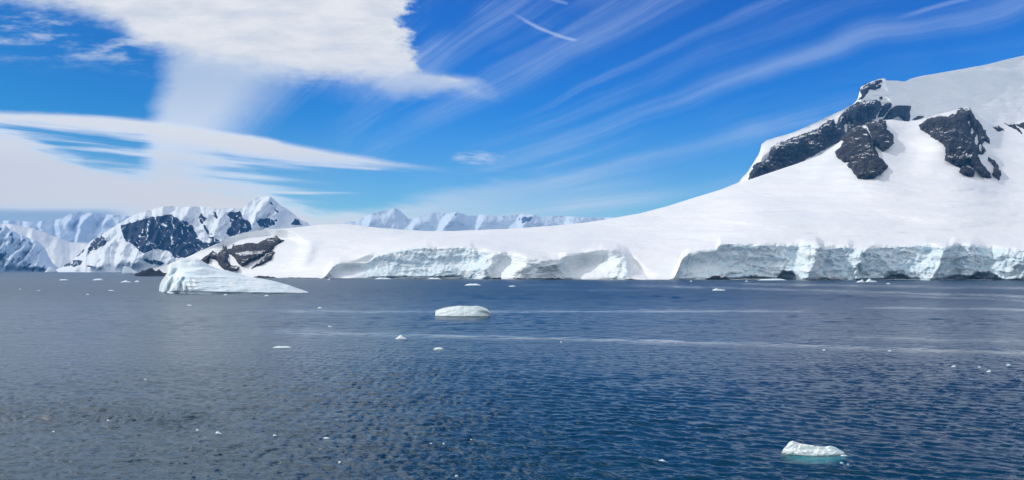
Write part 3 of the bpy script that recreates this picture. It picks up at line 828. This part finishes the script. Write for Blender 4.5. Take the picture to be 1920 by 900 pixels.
def big_prof(PX, PY, T):
    # broad terraces that step back, and flutes melted into the near left end
    edge1 = 519 + 0.02 * (PX - 340) ** 1.0 - 0.0
    y1 = np.interp(PX, [298, 318, 330, 342, 380, 440, 480, 540], [560, 545, 532, 518, 518.5, 520, 523, 534])
    y2 = np.interp(PX, [298, 312, 322, 335, 360, 380, 420, 460], [560, 530, 518, 511, 507, 504, 511, 520])
    s = 9.0 * smooth(y1 - PY, -0.8, 2.2) + 10.0 * smooth(y2 - PY, -1.0, 5.0)
    fl = np.exp(-((PX - 336) / 20.0) ** 2) * smooth(PY, 518, 530)
    s = s + fl * 1.8 * np.sin(PX / 1.9 + 0.8 * pn(PX / 7, PY / 20, 3) + (PY - 530) * -0.12)
    s = s + 8 * np.exp(-((PX - 320 + (PY - 530) * 0.35) / 4.0) ** 2) * smooth(PY, 500, 520)
    s = s + 4 * smooth(PX, 352, 350) * smooth(PY, 535, 541) * np.exp(-((PX - 354) / 5.0) ** 2)
    s = s + 16 * smooth(312 - PX, -2, 14) + 5 * np.exp(-((PX - 341 + (PY - 530) * 0.3) / 3.5) ** 2) * smooth(PY, 517, 524)
    s = s + 1.8 * fbm(PX / 40, PY / 6, 4, 615) * smooth(PX, 330, 360)
    return s


berg('iceberg', 'large pale blue iceberg with a humped peak and long tapering ramp, before the snow headland',
     [(298, 546), (299, 536), (302, 528), (308, 520), (313, 512), (314, 500), (320, 493), (330, 490), (340, 486), (352, 484.5), (366, 484), (374, 486), (384, 492), (392, 497), (404, 502), (418, 506), (440, 511), (460, 517),
      (480, 520.5), (510, 526), (540, 534), (560, 541), (572, 545), (579, 548)], 551.0, 46, M_BERG, 610, relief=0.6, px_step=0.7, nt=90, prof=big_prof, lean=1.1)
berg('ice_floe', 'flat topped white ice floe with undercut dark end, alone on the blue water',
     [(816, 588), (817, 582), (822, 580.5), (832, 577), (845, 575), (860, 573.2), (878, 574), (896, 573.5), (905, 575.5), (913, 579), (918, 584), (920, 588)], 594.5, 9, M_FLOE, 630, relief=0.3, px_step=0.6, nt=40,
     prof=lambda x, y, t: 1.6 * smooth(x, 888, 912) * (1 - smooth(t, 0.35, 0.75)), cat='ice floe', lean=0.7)
berg('ice_floe', 'white ice floe with a knobbed end and turquoise ice glowing under the nearby water',
     [(1467, 848), (1470, 840), (1476, 835), (1480, 829), (1486, 826.5), (1494, 829), (1504, 832), (1520, 834.5), (1535, 837), (1548, 837.5), (1558, 836), (1566, 838), (1574, 843), (1584, 849)],
     856.0, 3.0, M_FLOE, 650, relief=0.34, px_step=0.9, nt=44, cat='ice floe', lean=0.8)
berg('iceberg', 'small blue grey iceberg with a slanted top below the slate mountain',
     [(229, 510), (231, 500), (236, 499), (243, 501), (250, 506), (258, 510)], 513.5, 30, M_BERG, 660, relief=1.0, px_step=0.6, nt=20)
berg('iceberg', 'tiny pointed white iceberg far off at the foot of the glacier',
     [(84, 509), (90, 502), (95, 500), (100, 504), (106, 508)], 511.2, 40, M_BERG, 670, relief=1.5, px_step=0.6, nt=16)
GI = 'small pieces of drifting ice on the sea'
SMALL = [  # px, waterline py, width px, height px, shape, label
    (529, 652.5, 38, 4.0, 'flat', 'long thin flat ice piece lying below the large iceberg'),
    (752, 636, 22, 8.0, 'peak', 'peaked little ice piece with a low shelf, near the single white floe'),
    (822, 655.5, 20, 4.0, 'flat', 'small flat ice piece below the single white floe'),
    (619, 613, 8, 3.0, 'peak', 'tiny pointed ice crumb between the large iceberg and the single floe'),
    (600, 578, 9, 2.4, 'flat', 'tiny ice crumb just beyond the tip of the large iceberg'),
    (355, 573, 10, 2, 'flat', 'faint flat ice crumb just under the large iceberg'),
    (887, 535.5, 32, 3.6, 'flat', 'low ice piece with a dark edge, behind the single floe'),
    (1348, 545, 26, 5.2, 'peak', 'bright knobbed ice piece before the black shore rocks'),
    (1614, 529.5, 16, 6.0, 'peak', 'white ice block at the foot of the rugged ice cliff, paired with another'),
    (1634, 529, 22, 6.5, 'peak', 'larger of two ice blocks at the foot of the rugged ice cliff'),
    (1448, 526, 56, 3.6, 'flat', 'long white ice slab in front of the dark sea cave'),
    (718, 523.8, 34, 3.6, 'flat', 'white ice slab at the foot of the pale grey ice cliff'),
    (815, 523.6, 28, 2.6, 'flat', 'second thin ice slab along the pale grey ice cliff'),
    (617, 524.5, 6, 3.0, 'peak', 'ice knob at the waterline left of the pale grey ice cliff'),
    (1788, 688, 9, 3.0, 'flat', 'small ice chip left of the bright lump, on the dark water'),
    (1854, 698, 13, 6.5, 'peak', 'bright rounded ice lump on dark water, largest of four near it'),
    (1891, 685.5, 9, 3.0, 'flat', 'small ice chip nearest the photo edge, beyond the bright lump'),
    (1836, 689, 6, 2.0, 'flat', 'smallest ice chip beside the bright rounded lump'),
    (203, 790, 12, 5.0, 'peak', 'little ice chip in the ruffled patch of grey water'),
    (100, 810, 6, 2.5, 'flat', 'leftmost ice crumb in the near grey water'),
    (370, 807, 8, 3.0, 'flat', 'ice crumb just left of the rounded chip on grey water'),
    (409, 813.5, 15, 5.5, 'peak', 'rounded white ice chip on near grey water, brightest there'),
    (483, 817, 5, 2.0, 'flat', 'tiny faint ice crumb right of the rounded chip'),
    (515, 817, 9, 3.4, 'flat', 'small ice chip second to the right of the rounded chip'),
    (540, 807, 6, 2.0, 'flat', 'tiny crumb of ice just above and right of a small chip'),
    (612, 823, 14, 3.2, 'flat', 'thin flat ice chip midway along the near grey water'),
    (808, 832, 6, 3.0, 'peak', 'left crumb of the close pair on the near blue water'),
    (832, 832, 5, 2.4, 'flat', 'right crumb of the close pair on the near blue water'),
    (884, 825, 6, 3.0, 'peak', 'single crumb of ice right of the close pair'),
    (637, 867, 7, 3.0, 'flat', 'lone ice crumb low down on the greenish grey water'),
    (856, 893, 8, 3.4, 'flat', 'lowest ice crumb, at the very bottom of the photo'),
    (1240, 866, 16, 4.5, 'flat', 'flat ice chip well left of the turquoise ringed floe'),
    (1582, 855.5, 15, 3.2, 'flat', 'thin chip touching the tip of the turquoise ringed floe'),
    (1578, 868.5, 9, 4.0, 'peak', 'ice crumb just below the tip of the turquoise ringed floe'),
    (1590, 871, 5, 2.2, 'flat', 'tiniest crumb beside the turquoise ringed floe'),
    (1545, 657, 7, 2.0, 'flat', 'ice speck on the pale slick line, left of its partner'),
    (1668, 659, 7, 2.2, 'flat', 'ice speck on the pale slick line, right of its partner'),
    (1052, 642, 4, 2.0, 'flat', 'ice speck on the slick line right of the single floe'),
    (273, 712, 14, 2.4, 'flat', 'faint flat ice chip alone on the wide grey water'),
    (184, 525.5, 26, 4.0, 'flat', 'grey and white ice piece far off, left of the darker one'),
    (236, 529.5, 26, 5.5, 'peak', 'darker ice piece far off, left of the large iceberg'),
    (257, 529, 12, 4.0, 'flat', 'small white ice piece touching the darker far one'),
    (120, 525.5, 22, 3.0, 'flat', 'thin ice piece far off under the snow glacier'),
    (72, 546, 14, 2.6, 'flat', 'thin pale ice piece on the calm far water at the left'),
    (208, 545.5, 16, 2.4, 'flat', 'thin pale ice piece left of the large iceberg'),
    (165, 552.5, 8, 2.6, 'peak', 'tiny pale crumb nearest below the thin pieces left of the large iceberg'),
    (38, 543, 5, 3.0, 'peak', 'tiny ice crumb at the far left edge of calm water'),
    (1666, 532.5, 7, 2.2, 'flat', 'ice speck before the low arched hollows of the rugged cliff'),
    (960, 537.5, 14, 2.2, 'flat', 'thin ice speck before the white snow cones'),
    (1400, 528, 7, 2.4, 'peak', 'ice speck just left of the slab at the dark cave'),
    (1296, 528, 5, 2.0, 'flat', 'ice speck before the left end of the blue grey cliff'),
    (423, 549.5 + 4, 8, 2.4, 'flat', 'small ice crumb just under the middle of the large iceberg'),
    (500, 555, 9, 2.0, 'flat', 'small ice crumb just under the ramp of the large iceberg'),
]
for i, (px_, py_, w_, h_, shp, lb) in enumerate(SMALL):
    D_ = H * F / (py_ - HY); k = D_ / F
    rr_ = np.random.RandomState(900 + i)
    if (py_ > 690 and w_ < 14) or px_ < 290: w_ *= 0.8; h_ *= 0.75
    n_ = 7
    xs = np.linspace(-0.5, 0.5, n_) * w_ + px_
    if shp == 'flat': hh_ = np.array([0.15, 0.7, 0.95, 0.9, 1.0, 0.75, 0.12])
    else:
        c_ = rr_.choice([2, 3, 4]); hh_ = np.array([0.12, 0.4, 0.5, 0.55, 0.5, 0.4, 0.1]); hh_[c_] = 1.0; hh_[max(c_ - 1, 1)] = 0.7
    hh_ = hh_ * (0.85 + 0.3 * rr_.rand(n_))
    top_ = [(a, py_ - h_ * b) for a, b in zip(xs, hh_)]
    berg('ice_piece', lb, top_, py_, max(w_ * k * 0.6, 0.4), M_BERG if px_ < 300 else M_FLOE, 700 + i * 5, relief=w_ * k * 0.03, px_step=max(w_ / 16.0, 0.4), nt=8, cat='ice piece', group=GI, lean=0.8)

# ---------------------------------------------------------------- dark rocks along the waterline
def ledge(label, x0, x1, h, seed, off=4.0, mat=None, cat='shore rock'):
    n = max(14, int((x1 - x0) / 0.7))
    px = np.linspace(x0, x1, n)
    D0 = d_shore(px) + pl(px, PLAN, 5) * 0.55
    D0 = np.minimum(D0, d_shore(px) + pl(px, PLAN, 5) - 2) - off
    e = np.linspace(0, 1, n)
    env = np.sqrt(np.clip(1 - (2 * e - 1) ** 2, 0, 1))
    hp = h * (0.55 + 0.45 * np.abs(fbm(px / 12.0, px * 0 + seed, 4, seed, 0.42) * 1.5 + 0.4)) * env + 0.12
    k = D0 / F
    rows = []
    for f, zz in ((0, -1.0), (0.0, 0.35), (0.15, 0.7), (0.35, 1.0), (0.7, 0.9), (1.0, 0.2), (1.05, -1)):
        d = D0 + f * 9 + 1.2 * fbm(px / 2.5, px * 0 + f * 3, 3, seed + 4)
        z = hp * k * zz * (1 + 0.22 * fbm(px / 4.0, px * 0 + f * 5, 3, seed + 6)) if zz > 0 else np.full(n, -1.5)
        rows.append(np.stack([(px - CX) / F * d, d, z], -1))
    A = np.stack(rows)
    return tag(mesh_obj('shore_rock', A.reshape(-1, 3), quads(*A.shape[:2]), mat or M_SHORE), label, cat, 'dark rocks along the waterline')


ledge('black shore rocks at the tip of the snow headland, left of the large iceberg', 252, 318, 17, 1, 6)
ledge('dark rock knob and ledge on the shore, right of the iceberg ramp', 472, 518, 4.2, 2)
ledge('thin dark rock ledge just left of the pale grey ice cliff', 528, 604, 2.0, 3)
ledge('thin dark ledge under the left part of the pale grey ice cliff', 630, 700, 1.5, 4)
ledge('long low dark ledge under the right part of the pale grey ice cliff', 738, 876, 2.4, 5)
ledge('slanting dark rock at the foot of the first white snow cone', 920, 948, 4.6, 6, 5)
ledge('dark rounded rock between the white snow cones', 964, 984, 4.2, 7, 5)
ledge('broad dark rock under the scooped snow cliff', 1020, 1060, 4.2, 8, 5)
ledge('low dark ledge under the middle of the scooped snow cliff', 1066, 1130, 2.2, 9)
ledge('small pointed dark rock at the right end of the scooped snow cliff', 1142, 1154, 4.4, 10, 5)
ledge('low dark ledge where the plain snow slope meets the sea', 1158, 1200, 2.4, 11)
ledge('hairline dark ledge before the smooth snow between the cliffs', 1206, 1276, 1.2, 12)
ledge('lumpy black rocks at the foot of the blue grey ice cliff', 1323, 1368, 10, 13, 6)
ledge('low dark ledge between the lumpy black rocks and the sea cave', 1372, 1460, 2.0, 14)
ledge('dark rock knob where the rugged ice cliff begins', 1516, 1534, 2.6, 15)
ledge('low dark ledge beneath the first ribs of the rugged ice cliff', 1540, 1582, 3.4, 16)
ledge('dark rock beside the paired ice blocks', 1602, 1618, 5.5, 17, 6)
ledge('low dark ledge under the low arched hollow of the rugged cliff', 1650, 1734, 2.2, 18)
ledge('long dark ledge beneath the last arched hollow of the rugged cliff', 1750, 1862, 2.2, 19)

# ---------------------------------------------------------------- sea
def build_water():
    cols = np.concatenate([-np.geomspace(9000, 420, 14)[:-1] + 200, np.arange(-220, 2140, 2.3), 1720 + np.geomspace(430, 9000, 14)])
    rows_py = np.concatenate([HY + H * F / np.linspace(8150, 5000, 8)[:-1], np.arange(HY + 5.4, 560, 1.2), np.arange(560, 960, 0.9), 960 + np.geomspace(1, 2600, 26)])
    rows_py = rows_py[::-1]
    PX, PY = np.meshgrid(cols, rows_py)
    D = H * F / (PY - HY)
    X = np.clip((PX - CX) / F * D, -5500, 5500); Y = D
    sp = D * D / (H * F) * 0.9                      # row spacing in metres
    Z = np.zeros_like(X)
    r = np.random.RandomState(5)
    # domain warp keeps the crests from running straight
    wx = X + 1.6 * fbm(X / 9, Y / 9, 2, 801); wy = Y + 1.6 * fbm(X / 9, Y / 9, 2, 811)
    gust = 0.75 + 0.5 * fbm(X / 70, Y / 120, 3, 820)
    for i in range(46):
        L = 0.36 * (3.4 / 0.36) ** (r.rand() ** 1.1)
        th = R(70) + r.randn() * R(38)
        k = 2 * np.pi / L
        amp = 0.0108 * L ** 0.85
        ph = r.rand() * 6.283
        ky = abs(math.sin(th)) + 0.15
        fade = smooth(L / ky / sp, 2.0, 4.5)
        q = np.sin(k * (wx * math.cos(th) + wy * math.sin(th)) + ph)
        Z += amp * fade * (q + 0.22 * np.cos(2 * k * (wx * math.cos(th) + wy * math.sin(th)) + 2 * ph))
    for i in range(40):                                # longer, lower seas that stay visible far out
        L = 4.0 * (260.0 / 4.0) ** ((i + r.rand()) / 40.0)
        th = R(74) + r.randn() * R(34); k = 2 * np.pi / L
        ratio = L / (abs(math.sin(th)) + 0.15) / sp
        w_ = smooth(ratio, 1.6, 2.4) * smooth(6.5 - ratio, 0, 3)
        wob = fbm(X / (L * 2.1), Y / (L * 2.1), 2, 830 + i)
        Z += 0.075 / k * 0.55 * w_ * (0.12 + 0.88 * smooth(900 - Y, 0, 500)) * np.sin(k * (X * math.cos(th) + Y * math.sin(th)) + 6.0 * wob + i)
    farr = smooth(Y, 90, 700)
    slick = np.zeros_like(X)
    def line(pts, w, a, p0, p1, fx=120.0):
        nonlocal slick
        y = np.interp(PX, [p[0] for p in pts], [p[1] for p in pts])
        ww = w * (0.6 + 0.8 * (fbm(PX / 120, PX * 0 + pts[0][1], 3, 860) + 0.5))
        m = np.exp(-((PY - y + 1.5 * fbm(PX / 90, PX * 0, 3, 850)) / ww) ** 2) * smooth(PX, p0, p0 + fx) * smooth(p1 - PX, 0, fx)
        m = m * np.clip(0.1 + 1.5 * (fbm(PX / 45, PY / 5, 4, 870) * 0.7 + 0.5), 0, 1)
        slick = np.maximum(slick, a * m)
    line([(300, 580), (680, 584), (1540, 583)], 2.3, 0.8, 420, 1560)
    line([(240, 616), (520, 622), (800, 628), (1100, 635), (1400, 643), (1700, 654), (2000, 662)], 4.6, 0.95, 380, 2300, 260)
    line([(1500, 626), (1700, 634), (1960, 640)], 4, 0.5, 1500, 2400)
    line([(1600, 576), (2000, 581)], 2.0, 0.8, 1600, 2300, 60)
    line([(930, 534), (1060, 535), (1200, 536)], 1.4, 0.8, 900, 1110)
    line([(960, 541), (1100, 544), (1250, 545)], 1.5, 0.8, 940, 1260)
    line([(1130, 534), (1400, 541), (1700, 549), (2000, 558)], 2.6, 0.9, 1130, 2400)
    line([(1300, 530), (1600, 536), (2000, 541)], 2.6, 0.9, 1300, 2400)
    line([(1450, 546), (2000, 566)], 2.0, 0.6, 1450, 2400)
    ruf = smooth(PY, 742, 762) * smooth(808 + 0.05 * (PX - 0) - PY, 0, 22) * smooth(520 - PX, 0, 300) * smooth(PX, -400, -200)
    ruf = np.exp(-((PY - 772 - 0.05 * PX) / 22.0) ** 2) * smooth(460 - PX, 0, 200)
    slick = slick * 0.9
    Z = Z * (1 - 0.85 * slick) * gust * (1 + 1.3 * ruf * (0.6 + 0.8 * fbm(PX / 40, PY / 9, 3, 845)))
    # calmer water over by the cloud side
    teal = np.exp(-(((PX - 1530) / 50.0) ** 2 + ((PY - 856) / 11.0) ** 2) * 1.0)
    teal = np.clip(teal * 1.5 + 0.5 * fbm(PX / 14, PY / 5, 3, 880) * (teal > 0.05), 0, 1) * smooth(teal, 0.05, 0.4)
    V = np.stack([X, Y, Z], -1).reshape(-1, 3)
    m, t, bs = newmat("sea_water")
    g = pos(); p = g.outputs['Position']
    sl = attr('slick'); te = attr('teal'); rf = attr('ruffle')
    n1 = noise(mapped(p, 1 / 1.1, 1 / 0.75, 1.0), 1, 4, 0.6, 0.4)
    n2 = noise(mapped(p, 1 / 4.5, 1 / 3.2, 1.0), 1, 4, 0.6, 0.5)
    n3 = noise(mapped(p, 1 / 16.0, 1 / 13.0, 1.0), 1, 4, 0.65, 0.5)
    hgt = (n1 * 0.13 * (1.0 + rf) + n2 * 0.35 + n3 * 0.6) * 1.25 * (1.0 - sl * 0.9)
    bmp = bump(hgt, 1.0, 1.0)
    link(bmp, bs.inputs['Normal'])
    link(mixcol(te, (0.001, 0.030, 0.062), (0.03, 0.20, 0.24)), bs.inputs['Base Color'])
    link(0.2 + attr('far_chop') * 0.16 - sl * 0.15, bs.inputs['Roughness'])
    bs.inputs['IOR'].default_value = 1.333
    o = mesh_obj('water', V, quads(*PX.shape)[:, ::1], m, attrs={'slick': slick, 'teal': teal, 'ruffle': ruf, 'far_chop': farr})
    struct(o)


build_water()

# ---------------------------------------------------------------- air
HAZE = 6.8e-5
def build_haze():
    x0, x1, y0, y1, z0, z1 = -5600, 5600, -600, 8300, -9, 1100
    V = [(x, y, z) for z in (z0, z1) for y in (y0, y1) for x in (x0, x1)]
    Q = [(0, 2, 3, 1), (4, 5, 7, 6), (0, 1, 5, 4), (2, 6, 7, 3), (0, 4, 6, 2), (1, 3, 7, 5)]
    m = bpy.data.materials.new("air"); m.use_nodes = True; t = m.node_tree
    for n in list(t.nodes): t.nodes.remove(n)
    v = t.nodes.new('ShaderNodeVolumePrincipled'); o = t.nodes.new('ShaderNodeOutputMaterial')
    v.inputs['Color'].default_value = (0.10, 0.42, 0.98, 1); v.inputs['Density'].default_value = HAZE
    t.links.new(v.outputs[0], o.inputs['Volume'])
    ob = mesh_obj('haze', V, Q, m, shade=False); ob['kind'] = 'stuff'


build_haze()
